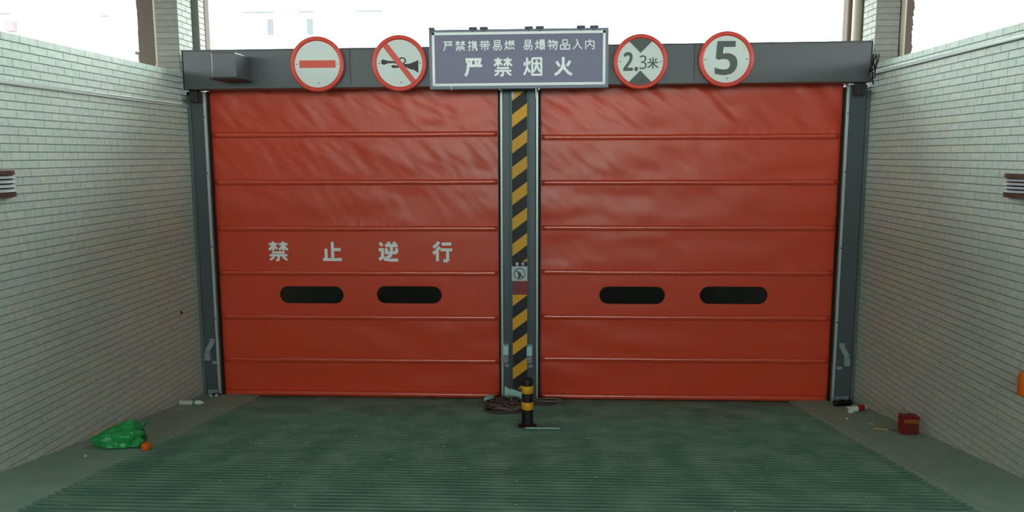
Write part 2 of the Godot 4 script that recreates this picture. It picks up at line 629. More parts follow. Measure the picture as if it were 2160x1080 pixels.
# ---- pillars beside the opening above the walls -----------------------------------
func build_pillars() -> void:
	for side in 2:
		var s := 1.0 if side == 0 else -1.0
		var wx := WALL_L if side == 0 else WALL_R
		var y0 := 3.36
		var y1 := 5.35
		var zf := 0.11 if side == 0 else 0.03      # front of the pillar
		var zm := -0.21 if side == 0 else -0.29
		var zr := [-0.39, -0.53] if side == 0 else [-0.72, -0.80]
		var rows := int((y1 - y0) / COURSE)
		var wide := 0.24
		var col := structure("trim_%d" % (3 + side), span(Vector3(wx - s * 0.006, 3.0, zf - 0.006), Vector3(wx - s * (wide - 0.004), y1, zm + 0.004), 0.002), "mortar")
		col.set_meta("label", "tiled pillar rising above the %s wall beside the door header" % ("left" if side == 0 else "right"))
		var rng := RandomNumberGenerator.new()
		rng.seed = 300 + side
		var front := Basis()
		var inner := Basis(Vector3(0, 0, -s), Vector3.UP, Vector3(s, 0, 0))
		var names := {}
		for r in rows:
			var y := y0 + (r + 0.5) * COURSE
			var cells := [[wide, 0.0]] if r % 2 == 0 else [[wide, 0.0]]
			for c in cells:
				var st := begin()
				tile_shape(st, wide - 0.006, COURSE - 0.0065, Transform3D(), pillar_shade_tone(rng.randf()))
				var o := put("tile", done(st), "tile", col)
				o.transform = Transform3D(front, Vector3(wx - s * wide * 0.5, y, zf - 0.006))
			var cut := [0.2, 0.12] if r % 2 == 0 else [0.1, 0.2, 0.02]
			var z: float = zf
			for w in cut:
				var ww: float = minf(w, z - zm)
				if ww < 0.015:
					continue
				var st2 := begin()
				tile_shape(st2, ww - 0.0045, COURSE - 0.0065, Transform3D(), pillar_shade_tone(rng.randf()))
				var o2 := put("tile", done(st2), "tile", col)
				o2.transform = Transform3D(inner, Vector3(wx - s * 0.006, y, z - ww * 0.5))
				z -= ww
		# recess, then a second narrow pier
		var back := structure("trim_%d" % (5 + side), span(Vector3(wx - s * 0.08, 3.0, zm), Vector3(wx - s * 0.24, y1, zr[1]), 0.002), "mortar")
		back.set_meta("label", "recessed grey band behind the %s tiled pillar" % ("left" if side == 0 else "right"))
		if side == 0:
			var pier := put("pier", span(Vector3(wx - s * 0.006, 3.0, zr[0]), Vector3(wx - s * 0.079, y1, zr[1]), 0.002), "mortar", back)
			for r in rows:
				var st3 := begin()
				tile_shape(st3, zr[0] - zr[1] - 0.004, COURSE - 0.0065, Transform3D(), pillar_shade_tone(rng.randf()))
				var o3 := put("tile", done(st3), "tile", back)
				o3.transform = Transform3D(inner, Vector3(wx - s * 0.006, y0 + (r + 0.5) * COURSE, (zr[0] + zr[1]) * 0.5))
			pier.set_meta("label", "narrow rear pier")
			var dark := put("edge_post", span(Vector3(wx - s * 0.0, 3.0, -0.54), Vector3(wx - s * 0.12, y1, -0.67), 0.01), "pier_brown", back)
			dark.set_meta("label", "brown edge post")
		else:
			put("edge_post", span(Vector3(wx + s * 0.02, 3.0, -0.67), Vector3(wx - s * 0.12, y1, -0.83), 0.01), "pier_brown", back)
			var pipe := thing("rain_pipe", "thick pale rain pipe standing behind the right tiled pillar", "pipe", Vector3(wx + 0.035, 3.36, -0.55), "pale rain pipes")
			put("pipe", tube_mesh([Vector3(0, -0.3, 0), Vector3(0, 0.9, 0), Vector3(0, 2.0, 0)], 0.052, 18), "pipe_cream", pipe)
			put("pipe_collar", tube_mesh([Vector3(0, 1.0, 0), Vector3(0, 1.09, 0)], 0.06, 18), "pipe_cream", pipe)
		# brown outer pier with its rain pipe
		var ox := wx - s * 0.275
		var rough := begin()
		var nn := FastNoiseLite.new()
		nn.seed = 40 + side
		nn.frequency = 9.0
		var ny := 120
		var prev := []
		for i in ny + 1:
			var y := 3.0 + (y1 - 3.0) * i / ny
			var amp := 0.012 if side == 0 else 0.022
			var wob := amp * nn.get_noise_2d(y * (1.0 if side == 0 else 5.0), 0.0)
			var outx: float = ox - s * (0.215 if side == 0 else 0.11) + wob
			var cur := [Vector3(ox, y, 0.0), Vector3(outx, y, 0.0 + wob * 0.3), Vector3(outx, y, -0.3), Vector3(ox, y, -0.3)]
			if i:
				quad(rough, prev[0], prev[1], cur[1], cur[0], Vector3.BACK)
				quad(rough, prev[1], prev[2], cur[2], cur[1], Vector3(-s, 0, 0))
				quad(rough, prev[2], prev[3], cur[3], cur[2], Vector3.FORWARD)
				quad(rough, prev[3], prev[0], cur[0], cur[3], Vector3(s, 0, 0))
			prev = cur
		var outer := structure("trim_%d" % (7 + side), done(rough), "pier_brown")
		outer.set_meta("label", "rough brown rendered pier outside the %s tiled pillar" % ("left" if side == 0 else "right"))
		var rp := thing("rain_pipe", "thin pale rain pipe between the %s" % ("grey tiled pillar and brown pier above the left wall" if side == 0 else "brown tiled pillar and rough pier above the right wall"), "pipe", Vector3(ox + s * 0.005, 3.5, 0.03), "pale rain pipes")
		put("pipe", tube_mesh([Vector3(0, -0.2, 0), Vector3(0, 0.8, 0), Vector3(0, 1.85, 0)], 0.026, 14), "pipe_cream", rp)
		put("pipe_clip", tube_mesh([Vector3(0, 0.12, 0), Vector3(0, 0.15, 0)], 0.031, 14), "pipe_cream", rp)
	# low stub of masonry behind the left wall top
	var stub := begin()
	box(stub, Vector3(0.24, 0.42, 0.26), at(-4.00, 3.56, -0.16), 0.01)
	box(stub, Vector3(0.28, 0.03, 0.30), at(-4.00, 3.775, -0.16), 0.006)
	var sb := structure("trim_9", done(stub), "concrete")
	sb.set_meta("label", "low grey masonry stub behind the left wall top")


# ---- roof, ground and garage that the picture only hints at ------------------------
func build_surroundings() -> void:
	structure("roof", span(Vector3(-11.0, 5.35, -0.95), Vector3(11.0, 5.55, 17.0), 0.01), "soffit").set_meta("label", "unseen flat canopy roof over the ramp, spread wide to shade the walls")  # unseen canopy, inferred from the pillars; its spread is set to dim the ramp
	for s in [-1.0, 1.0]:
		for z in [6.5, 12.6]:
			structure("column", span(Vector3(s * 3.95, 2.9, z), Vector3(s * 4.2, 5.35, z - 0.3), 0.01), "concrete")
	structure("ground", span(Vector3(-60, 2.6, -60), Vector3(-3.84, 2.9, 40), 0.0), "ground")
	structure("ground", span(Vector3(3.82, 2.6, -60), Vector3(60, 2.9, 40), 0.0), "ground")
	structure("ground", span(Vector3(-3.84, 3.1, -60), Vector3(3.82, 3.3, -0.45), 0.0), "ground")
	structure("ground", span(Vector3(-3.84, 2.5, 20.0), Vector3(3.82, 2.85, 40), 0.0), "ground")
	# the garage behind the door
	structure("floor", span(Vector3(-3.9, -0.35, -8.0), Vector3(3.9, -0.045, -0.3), 0.0), "concrete")
	structure("wall_back", span(Vector3(-3.9, -0.3, -8.2), Vector3(3.9, 3.2, -8.0), 0.0), "concrete")
	structure("wall_left", span(Vector3(-4.1, -0.3, -8.2), Vector3(-3.84, 3.2, -0.16), 0.0), "concrete")
	structure("wall_right", span(Vector3(3.82, -0.3, -8.2), Vector3(4.1, 3.2, -0.16), 0.0), "concrete")


# ---- door posts -------------------------------------------------------------------
func sensor_front(parent: Node, p: Vector3) -> void:
	put("sensor_bracket", box_mesh(Vector3(0.062, 0.024, 0.02), 0.002, at(p.x, p.y + 0.105, p.z + 0.01)), "sensor_grey", parent)
	put("sensor_hood", box_mesh(Vector3(0.062, 0.105, 0.05), 0.004, at(p.x - 0.004, p.y + 0.043, p.z + 0.028, Vector3(-0.30, 0, 0))), "sensor_teal", parent)
	put("sensor_body", box_mesh(Vector3(0.060, 0.078, 0.06), 0.004, at(p.x - 0.004, p.y - 0.046, p.z + 0.03)), "sensor_grey", parent)
	put("sensor_plate", box_mesh(Vector3(0.05, 0.034, 0.006), 0.002, at(p.x + 0.008, p.y - 0.13, p.z + 0.003)), "sensor_grey", parent)


func sensor_side(parent: Node, p: Vector3, s: float) -> void:
	# bent shield, its foot turned away from the opening
	put("sensor_bracket", box_mesh(Vector3(0.058, 0.04, 0.012), 0.002, at(p.x, p.y + 0.11, p.z + 0.006)), "sensor_grey", parent)
	put("sensor_hood", box_mesh(Vector3(0.055, 0.13, 0.012), 0.002, at(p.x - s * 0.022, p.y + 0.04, p.z + 0.03, Vector3(-0.35, 0, -s * 0.42))), "sensor_grey", parent)
	put("sensor_body", box_mesh(Vector3(0.062, 0.095, 0.055), 0.004, at(p.x - s * 0.046, p.y - 0.065, p.z + 0.03)), "sensor_grey", parent)
	put("sensor_plate", box_mesh(Vector3(0.056, 0.034, 0.006), 0.002, at(p.x + s * 0.012, p.y - 0.145, p.z + 0.003)), "sensor_grey", parent)


func build_posts() -> void:
	for side in 2:
		var s := 1.0 if side == 0 else -1.0
		var xo := -3.560 if side == 0 else 3.535      # outer edge
		var xi := -3.425 if side == 0 else 3.362      # inner edge of the grey face
		var e: float = xi + s * 0.028
		var top := 3.362 if side == 0 else 3.391
		var t := thing("door_post", "dark grey steel guide post at the %s edge of the %s red door" % (["left", "left"] if side == 0 else ["right", "right"]), "door post", Vector3((xo + xi) * 0.5, 0, 0), "guide posts of the doors")
		var ox := t.position.x
		put("body", span(Vector3(xo - ox, -0.03, -0.22), Vector3(xi - ox, top, 0.0), 0.006), "steel_grey", t)
		put("guide_strip", span(Vector3(xi - ox, -0.005, -0.05), Vector3(e - ox, top, 0.006), 0.004), "aluminium", t)
		put("brush_seal", span(Vector3(e - ox, -0.008, -0.066), Vector3(e + s * 0.022 - ox, 3.37, -0.03), 0.004), "rubber", t)
		put("base_plate", span(Vector3(xo + s * 0.02 - ox, -0.002, -0.02), Vector3(xi - s * 0.008 - ox, 0.085, 0.012), 0.004), "sensor_grey", t)
		sensor_side(t, Vector3(-3.462 if side == 0 else 3.415, 0.545, 0.0) - Vector3(ox, 0, 0), s)
		for y in [0.9, 1.7, 2.5, 3.1]:
			var bolt := begin(true)
			lathe(bolt, [Vector2(0.0, 0.006), Vector2(0.006, 0.006), Vector2(0.008, 0.0)], at(xi + s * 0.014 - ox, y, 0.006, Vector3(PI / 2, 0, 0)), 10)
			put("screw", done(bolt), "steel_dark", t)
	# double post in the middle
	var c := thing("door_post", "wide middle steel post with yellow and black warning tape between the two red doors", "door post", Vector3(-0.043, 0, 0), "guide posts of the doors")
	put("body", span(Vector3(-0.178, -0.03, -0.22), Vector3(0.174, 3.374, 0.0), 0.006), "steel_grey", c)
	for s in [-1.0, 1.0]:
		var e: float = s * 0.176
		put("guide_strip", span(Vector3(e - s * 0.0, -0.005, -0.05), Vector3(e + s * 0.026, 3.374, 0.006), 0.004), "aluminium", c)
		put("brush_seal", span(Vector3(e + s * 0.026, -0.008, -0.066), Vector3(e + s * 0.05, 3.37, -0.03), 0.004), "rubber", c)
		put("face_rib", span(Vector3(s * 0.098, 0.0, -0.01), Vector3(s * 0.104, 3.37, 0.005), 0.002), "steel_grey", c)
	# warning tape
	var x0 := -0.075
	var x1 := 0.082
	for band in [Vector2(0.14, 1.185), Vector2(1.545, 3.345)]:
		var tape := put("warning_tape", span(Vector3(x0, band.x, 0.0), Vector3(x1, band.y, 0.008), 0.002), "tape_black", c)
		var y := -0.035
		while y < 3.6:
			var pg := PackedVector2Array([Vector2(x0, y), Vector2(x1, y + 0.12), Vector2(x1, y + 0.252), Vector2(x0, y + 0.132)])
			var window := PackedVector2Array([Vector2(x0, band.x), Vector2(x1, band.x), Vector2(x1, band.y), Vector2(x0, band.y)])
			for cut in Geometry2D.intersect_polygons(pg, window):
				put("yellow_stripe", plate_mesh(cut, 0.0075, 0.0095), "tape_yellow", tape)
			y += 0.2735
	put("caption_strip", span(Vector3(x0, 1.495, 0.0), Vector3(x1, 1.545, 0.008), 0.002), "tape_black", c).set_meta("label", "narrow dark strip with two small white characters")
	for i in 2:
		var o := put("character", glyph("警告"[i], 0.038, 9.0, 0.001), "letter_white", c)
		o.position = Vector3(-0.026 + i * 0.062, 1.52, 0.008)
	var sk := put("warning_sticker", span(Vector3(-0.083, 1.335, 0.0), Vector3(0.084, 1.495, 0.007), 0.001), "sticker_white", c)
	sk.set_meta("label", "white sticker with a crossed-out hand in a black ring")
	var ring := begin()
	plate_ring(ring, 0.062, 0.054, 0.007, 0.0085, Vector2(0.0, 1.415))
	plate(ring, PackedVector2Array([Vector2(-0.045, 1.452), Vector2(-0.038, 1.460), Vector2(0.045, 1.378), Vector2(0.038, 1.370)]), 0.007, 0.0086)
	put("prohibition_ring", done(ring), "sign_black", sk)
	var hand := begin()
	plate(hand, poly("-14,-50 12,-50 14,-20 24,6 20,12 10,-2 8,22 3,22 1,4 -2,26 -7,26 -7,4 -12,18 -17,16 -15,-8", 0.001, Vector2(0.0, 1.415)), 0.007, 0.0083)
	put("hand_symbol", done(hand), "sign_grey", sk)
	put("red_panel", span(Vector3(-0.07, 1.185, 0.0), Vector3(0.09, 1.335, 0.0075), 0.001), "sticker_red", c)
	put("paper_scrap", box_mesh(Vector3(0.026, 0.066, 0.004), 0.001, at(-0.066, 3.31, 0.011, Vector3(0, 0, 0.05))), "sticker_white", c)
	sensor_front(c, Vector3(-0.146, 0.525, 0.0))
	sensor_front(c, Vector3(0.112, 0.52, 0.0))


func plate_ring(st: SurfaceTool, r1: float, r0: float, z0: float, z1: float, c: Vector2, n := 48) -> void:
	for i in n:
		var a := TAU * i / n
		var b := TAU * (i + 1) / n
		var u := Vector2(cos(a), sin(a))
		var v := Vector2(cos(b), sin(b))
		plate(st, PackedVector2Array([c + u * r0, c + u * r1, c + v * r1, c + v * r0]), z0, z1)


# ---- the two fabric doors ---------------------------------------------------------
var folds := FastNoiseLite.new()
var sway := FastNoiseLite.new()


# how far the cloth stands out at x, y (metres, door coordinates)
func cloth(x: float, y: float, seams: Array, left: bool) -> float:
	var h := 0.0
	# distance to the nearest pocket seam
	var d := 9.0
	for sy in seams:
		d = minf(d, absf(y - sy))
	var free := smoothstep(0.0, 0.16, d)
	var a := 0.95 if left else 0.8     # folds run down and away from the upper corners
	var u := x * cos(a) - y * sin(a)
	var v := x * sin(a) + y * cos(a)
	var upper := smoothstep(1.9, 3.2, y)
	h += free * (0.0025 + 0.0065 * upper) * folds.get_noise_2d(u * 0.7, v * 3.6)
	u = x * cos(0.55) - y * sin(0.55)
	v = x * sin(0.55) + y * cos(0.55)
	h += free * (0.0005 + 0.003 * upper) * folds.get_noise_2d(u * 1.1 + 40.0, v * 6.0)
	h += free * 0.010 * sway.get_noise_2d(x * 0.9, y * 1.6)
	# short puckers that hang from each seam
	h += (1.0 - smoothstep(0.02, 0.12, d)) * smoothstep(0.0, 0.02, d) * 0.0022 * folds.get_noise_2d(x * 14.0, y * 2.0)
	return h


func stadium(w: float, h: float, n: int) -> Array:
	var out := []
	var r := h * 0.5
	for i in n:
		var t := TAU * i / n
		var cx := (w * 0.5 - r) * signf(cos(t)) if absf(cos(t)) > 1e-6 else 0.0
		out.append(Vector2(cx + r * cos(t), r * sin(t)))
	return out


func build_doors() -> void:
	folds.seed = 3
	folds.frequency = 1.0
	folds.fractal_octaves = 2
	sway.seed = 8
	sway.frequency = 1.0
	sway.fractal_octaves = 2
	var doors := [
		{"x0": -3.392, "x1": -0.262, "bar": [2.912, 2.40, 1.895, 1.403, 0.904, 0.414], "win": [Vector2(-2.355, 1.153), Vector2(-1.266, 1.158)], "w": [0.715, 0.72]},
		{"x0": 0.172, "x1": 3.326, "bar": [2.872, 2.392, 1.905, 1.42, 0.923, 0.45], "win": [Vector2(1.18, 1.165), Vector2(2.274, 1.170)], "w": [0.71, 0.727]},
	]
	for n in 2:
		var d = doors[n]
		var left := n == 0
		var x0: float = d.x0
		var x1: float = d.x1
		var xc := (x0 + x1) * 0.5
		var zc := -0.10
		var t := thing("fabric_door", "red fabric roll-up door with %s" % ("white Chinese lettering above its two dark windows" if left else "two dark oval windows and no lettering"), "door", Vector3(xc, -0.03, zc), "red fabric doors")
		var base := t.position
		var seams: Array = d.bar.duplicate()
		seams.append(0.06)
		var levels: Array = [3.43] + d.bar + [-0.012]
		var st := begin(true)
		for p in levels.size() - 1:
			var ya: float = levels[p]
			var yb: float = levels[p + 1]
			if p == 4:
				continue
			var nx := 190
			var ny := 26
			var grid := []
			for j in ny + 1:
				var y := ya + (yb - ya) * j / ny
				var line := PackedVector3Array()
				for i in nx + 1:
					var x := x0 + (x1 - x0) * i / nx
					var h := cloth(x, y, seams, left)
					if left and p == 3:
						h *= 0.25
					line.append(Vector3(x, y, zc + h) - base)
				grid.append(line)
			for j in ny:
				for i in nx:
					quad(st, grid[j][i], grid[j][i + 1], grid[j + 1][i + 1], grid[j + 1][i], Vector3.BACK)
		# the panel with the windows: flat cloth with two rounded openings
		var ya: float = levels[4]
		var yb: float = levels[5]
		var hh := 0.196
		var cuts := []
		for k in 2:
			var c: Vector2 = d.win[k]
			cuts.append([c.x - 0.46, c.x + 0.46])
			var hole := stadium(d.w[k], hh, 64)
			var prev := []
			for i in 65:
				var q: Vector2 = hole[i % 64]
				var dir := q.normalized()
				var up: float = (ya - c.y) if dir.y > 0.0 else (c.y - yb)
				var f := minf(0.46 / maxf(absf(dir.x), 1e-6), up / maxf(absf(dir.y), 1e-6))
				var mid := q.lerp(dir * f, 0.5)
				var cur := [Vector3(c.x + q.x, c.y + q.y, zc) - base, Vector3(c.x + mid.x, c.y + mid.y, zc + 0.003) - base, Vector3(c.x + dir.x * f, c.y + dir.y * f, zc) - base]
				if i:
					quad(st, prev[0], prev[1], cur[1], cur[0], Vector3.BACK)
					quad(st, prev[1], prev[2], cur[2], cur[1], Vector3.BACK)
					# corners of the square that the rays jump over
					if absf(absf(prev[2].x + base.x - c.x) - absf(cur[2].x + base.x - c.x)) > 1e-4 and absf(prev[2].y - cur[2].y) > 1e-4:
						var corner := Vector3(c.x + 0.46 * signf(dir.x), ya if dir.y > 0.0 else yb, zc) - base
						tri(st, prev[2], corner, cur[2], Vector3.BACK)
				prev = cur
		for q in [[x0, cuts[0][0]], [cuts[0][1], cuts[1][0]], [cuts[1][1], x1]]:
			quad(st, Vector3(q[0], ya, zc) - base, Vector3(q[1], ya, zc) - base, Vector3(q[1], yb, zc) - base, Vector3(q[0], yb, zc) - base, Vector3.BACK)
		put("curtain", done(st), "pvc", t)
		# pockets with a stiffening bar inside
		for i in d.bar.size():
			var y: float = d.bar[i]
			var pts := []
			for k in 61:
				var x := x0 + 0.022 + (x1 - x0 - 0.044) * k / 60.0
				pts.append(Vector3(x, y + 0.0025 * sway.get_noise_2d(x * 1.6, y * 5.0) - 0.003 * sin(PI * k / 60.0), zc + 0.009 + 0.002 * folds.get_noise_2d(x * 3.0, y)) - base)
			put("bar_pocket", tube_mesh(pts, 0.017, 18, 1.65), "pvc_bar", t)
			var flap := begin()
			box(flap, Vector3(x1 - x0 - 0.05, 0.02, 0.004), at(xc - base.x, y - 0.028 - base.y, 0.002), 0.001)
			put("weld_seam", done(flap), "pvc_dark", t)
		var bot := []
		for k in 61:
			var x := x0 + 0.022 + (x1 - x0 - 0.044) * k / 60.0
			bot.append(Vector3(x, 0.03, zc + 0.012 + 0.003 * folds.get_noise_2d(x * 2.0, 77.0)) - base)
		put("bottom_bar", tube_mesh(bot, 0.034, 16, 1.0), "pvc_bar", t)
		var skirt := span(Vector3(x0, -0.028, zc - 0.006) - base, Vector3(x1, 0.012, zc + 0.006) - base, 0.002)
		put("floor_seal", skirt, "rubber", t)
		for k in 2:
			var c: Vector2 = d.win[k]
			var hole := PackedVector2Array(stadium(d.w[k], hh, 64))
			var big := PackedVector2Array(stadium(d.w[k] + 0.02, hh + 0.02, 64))
			var w := put("window", plate_mesh(big, -0.008, -0.004, at(c.x - base.x, c.y - base.y, 0.0)), "pane", t)
			w.set_meta("label", "dark see-through oval window")
			var rim := []
			for i in 65:
				var q := hole[i % 64] * Vector2(1.01, 1.03)
				rim.append(Vector3(c.x + q.x - base.x, c.y + q.y - base.y, 0.001))
			put("window_welt", tube_mesh(rim, 0.006, 8), "pvc", w)
		if left:
			var tx := [-2.708, -2.108, -1.486, -0.888]
			for i in 4:
				var o := put("character", glyph("禁止逆行"[i], 0.226, 15.0 if i else 11.5, 0.0015), "letter_white", t)
				o.position = Vector3(tx[i], 1.643, zc + 0.006) - base


# ---- header box -------------------------------------------------------------------
const HEADER_TILT := 0.0042


func hdr(x: float, y: float, z: float) -> Vector3:
	return Vector3(x, y, z)


func build_header() -> void:
	var t := thing("door_header", "long grey steel roller box across the top of both red doors", "door header", Vector3(-0.02, 3.38, 0.0))
	t.rotation.z = HEADER_TILT
	var cover := begin()
	box(cover, Vector3(6.955, 0.395, 0.016), at(0, 0.2, 0.242), 0.005)
	box(cover, Vector3(6.955, 0.016, 0.46), at(0, 0.392, 0.025), 0.005)
	box(cover, Vector3(6.955, 0.36, 0.012), at(0, 0.205, -0.205), 0.004)
	box(cover, Vector3(6.955, 0.014, 0.215), at(0, 0.009, 0.14), 0.004)
	put("cover", done(cover), "steel_header", t)
	for s in [-1.0, 1.0]:
		put("end_plate", span(Vector3(s * 3.478, 0.0, -0.21), Vector3(s * 3.490, 0.402, 0.252), 0.003), "steel_dark", t)
		put("end_bracket", span(Vector3(s * 3.40, -0.12, 0.03), Vector3(s * 3.478, 0.0, 0.16), 0.006), "steel_dark", t)
	for x in [-1.74, 0.0, 1.74]:
		put("panel_joint", span(Vector3(x - 0.004, 0.03, 0.248), Vector3(x + 0.004, 0.395, 0.2525), 0.001), "steel_dark", t)
	# motor box at the left end
	var m := begin()
	box(m, Vector3(0.24, 0.243, 0.37), at(-2.90, 0.2, 0.435), 0.008)
	put("motor_cover", done(m), "steel_header", t).set_meta("label", "projecting square motor cover")
	put("bracket_plate", box_mesh(Vector3(0.28, 0.012, 0.39), 0.003, at(-2.90, 0.072, 0.435)), "steel_dark", t)
	# cables that hang at the right end
	var cb := thing("cable_bundle", "tangle of dark cables hanging at the right end of the header", "cables", Vector3(3.50, 3.64, 0.27))
	var rng := RandomNumberGenerator.new()
	rng.seed = 77
	for i in 6:
		var pts := []
		var w := rng.randf_range(0.02, 0.05)
		var len := rng.randf_range(0.16, 0.3)
		for k in 13:
			var f := k / 12.0
			pts.append(Vector3(-0.015 - 0.06 * f + w * sin(f * PI * 1.3 + i) * 0.5, 0.02 - len * sin(f * PI * 0.72), 0.02 + 0.05 * f + 0.02 * sin(f * 7.0 + i)))
		put("cable", tube_mesh(pts, 0.006, 7), "cable_light" if i == 2 else "black_plastic", cb)


# ---- round signs ------------------------------------------------------------------
func round_sign(label: String, x: float, y: float, r: float) -> Node3D:
	var t := thing("round_sign", label, "sign", Vector3(x, y, 0.281), "round red-rimmed traffic signs on the header")
	var face := begin(true)
	lathe(face, [Vector2(0, -0.006), Vector2(r * 0.99, -0.006), Vector2(r * 0.99, 0.004)], at(0, 0, 0, Vector3(PI / 2, 0, 0)), 72)
	var flat := begin()
	plate(flat, arc(r * 0.99, 72), -0.006, 0.003)
	put("face", done(flat), "sign_white", t)
	var rim := begin(true)
	lathe(rim, [Vector2(r * 0.835, 0.002), Vector2(r * 0.85, 0.010), Vector2(r * 0.90, 0.016), Vector2(r * 0.96, 0.015), Vector2(r, 0.008), Vector2(r, -0.010), Vector2(r * 0.83, -0.010)], at(0, 0, 0, Vector3(PI / 2, 0, 0)), 72)
	put("rim", done(rim), "sign_red", t)
	for p in [Vector2(-0.75, 0.0), Vector2(0.75, 0.0), Vector2(0.05, -0.68)]:
		var b := begin(true)
		lathe(b, [Vector2(0.0055, 0.0), Vector2(0.005, 0.007), Vector2(0.0, 0.009)], at(p.x * r, p.y * r, 0.003, Vector3(PI / 2, 0, 0)), 10)
		put("bolt", done(b), "bolt", t)
	put("mounting_bar", box_mesh(Vector3(r * 1.3, 0.03, 0.02), 0.003, at(0, 0, -0.018)), "steel_dark", t)
	return t


func build_signs() -> void:
	var s1 := round_sign("round no-entry sign with a single red bar on white, leftmost on the header", -2.09, 3.607, 0.277)
	put("bar", box_mesh(Vector3(0.372, 0.074, 0.004), 0.001, at(0.003, 0.002, 0.005)), "sign_red", s1)
	var s2 := round_sign("round sign with a black horn crossed by a red diagonal band", -1.247, 3.61, 0.279)
	var horn := begin()
	var k := 0.01
	# bell, bulb, lower valve and loop of the horn
	plate(horn, poly("4.4,-0.7 10.5,-0.4 15.3,1.3 19.3,3.1 19.3,-9.6 15,-6.8 10.5,-5.8 5.8,-3.4", k), 0.003, 0.005)
	plate(horn, poly("-18.6,1.4 -18.2,3.2 -16.8,4 -14.8,3.6 -12,2.6 -6,2.2 4.6,-0.5 5.8,-3.2 -6,0.3 -12,0 -15,-1.3 -17.4,-1.1 -18.4,0", k), 0.003, 0.0047)
	plate(horn, poly("-7.9,-2.0 -6.8,-1.7 -2,-2.3 4.6,-0.9 5.8,-3.3 -2,-4.5 -7,-4.5 -8.2,-3.4", k), 0.003, 0.0052)
	for i in 16:
		var a := -PI * 0.42 + PI * 1.25 * i / 16
		var b := -PI * 0.42 + PI * 1.25 * (i + 1) / 16
		var c := Vector2(0.029, 0.026)
		var u := Vector2(cos(a), sin(a) * 0.85)
		var v := Vector2(cos(b), sin(b) * 0.85)
		plate(horn, PackedVector2Array([c + u * 0.025, c + u * 0.040, c + v * 0.040, c + v * 0.025]), 0.003, 0.0044)
	put("horn_symbol", done(horn), "sign_black", s2)
	put("diagonal_band", box_mesh(Vector3(0.50, 0.054, 0.004), 0.001, at(0.0, 0.0, 0.008, Vector3(0, 0, -deg_to_rad(52.0)))), "sign_red", s2)
	var s3 := round_sign("round height-limit sign reading 2.3 metres between two dark triangles", 1.18, 3.606, 0.270)
	for e in [1.0, -1.0]:
		var tr := begin()
		var cut := Geometry2D.intersect_polygons(PackedVector2Array([Vector2(0, e * 0.085), Vector2(-0.16, e * 0.245), Vector2(0.16, e * 0.245)]), arc(0.229, 64))
		for c in cut:
			plate(tr, c, 0.003, 0.005)
		put("triangle", done(tr), "sign_grey", s3)
	var two := put("digit", digits("2.", 0.165, 700), "sign_grey", s3)
	two.position = Vector3(-0.095, 0.0, 0.005)
	two.scale = Vector3(0.86, 1.12, 1.0)
	var three := put("digit", digits("3", 0.125, 400), "sign_grey", s3)
	three.position = Vector3(0.027, -0.008, 0.005)
	three.scale = Vector3(0.9, 1.05, 1.0)
	var mi := put("character", glyph("米", 0.118, 11.0, 0.0015), "sign_grey", s3)
	mi.position = Vector3(0.124, -0.014, 0.004)
	var s4 := round_sign("round speed-limit sign with one large digit 5, rightmost on the header", 2.028, 3.622, 0.272)
	var five := put("digit", digits("5", 0.305, 700), "sign_grey", s4)
	five.position = Vector3(0.0, 0.012, 0.005)
	five.scale = Vector3(1.12, 1.08, 1.0)


# ---- the blue board ---------------------------------------------------------------
func build_board() -> void:
	var t := thing("notice_board", "wide blue-grey board with two rows of white Chinese text above the middle post", "sign", Vector3(-0.039, 3.641, 0.288))
	t.rotation.z = 0.004
	put("panel", box_mesh(Vector3(1.80, 0.588, 0.05), 0.006, at(0, 0, -0.004)), "board_frame", t)
	put("field", box_mesh(Vector3(1.74, 0.53, 0.01), 0.002, at(0, 0.002, 0.020)), "board_blue", t)
	var b := begin()
	var w := 0.026
	for s in [-1.0, 1.0]:
		box(b, Vector3(1.735, w, 0.004), at(0, s * 0.251 + 0.002, 0.027), 0.001)
		box(b, Vector3(w, 0.53, 0.004), at(s * 0.855, 0.002, 0.027), 0.001)
	put("border", done(b), "letter_white", t)
	write("严禁携带易燃 易爆物品入内", t, "letter_white", 0.104, 9.5, Vector3(-0.706, 0.134, 0.025), 0.1235, 0.060)
	var big := "严禁烟火"
	var bx := [-0.452, -0.156, 0.144, 0.448]
	for i in 4:
		var o := put("character", glyph(big[i], 0.192, 14.0 if i % 3 == 0 else 10.5, 0.0015), "letter_white", t)
		o.position = Vector3(bx[i], -0.076, 0.025)
	# clamps along the top edge
	for x in [-0.87, -0.455, -0.345, 0.105, 0.215, 0.625, 0.755]:
		var c := begin()
		box(c, Vector3(0.085 if x > -0.8 else 0.06, 0.024, 0.06), at(x, 0.305, 0.0), 0.006)
		box(c, Vector3(0.03, 0.05, 0.006), at(x, 0.28, 0.024), 0.002)
		put("clamp", done(c), "steel_header", t)
	put("drip_mark", box_mesh(Vector3(0.005, 0.05, 0.003), 0.001, at(-0.68, -0.28, 0.0225)), "letter_white", t)


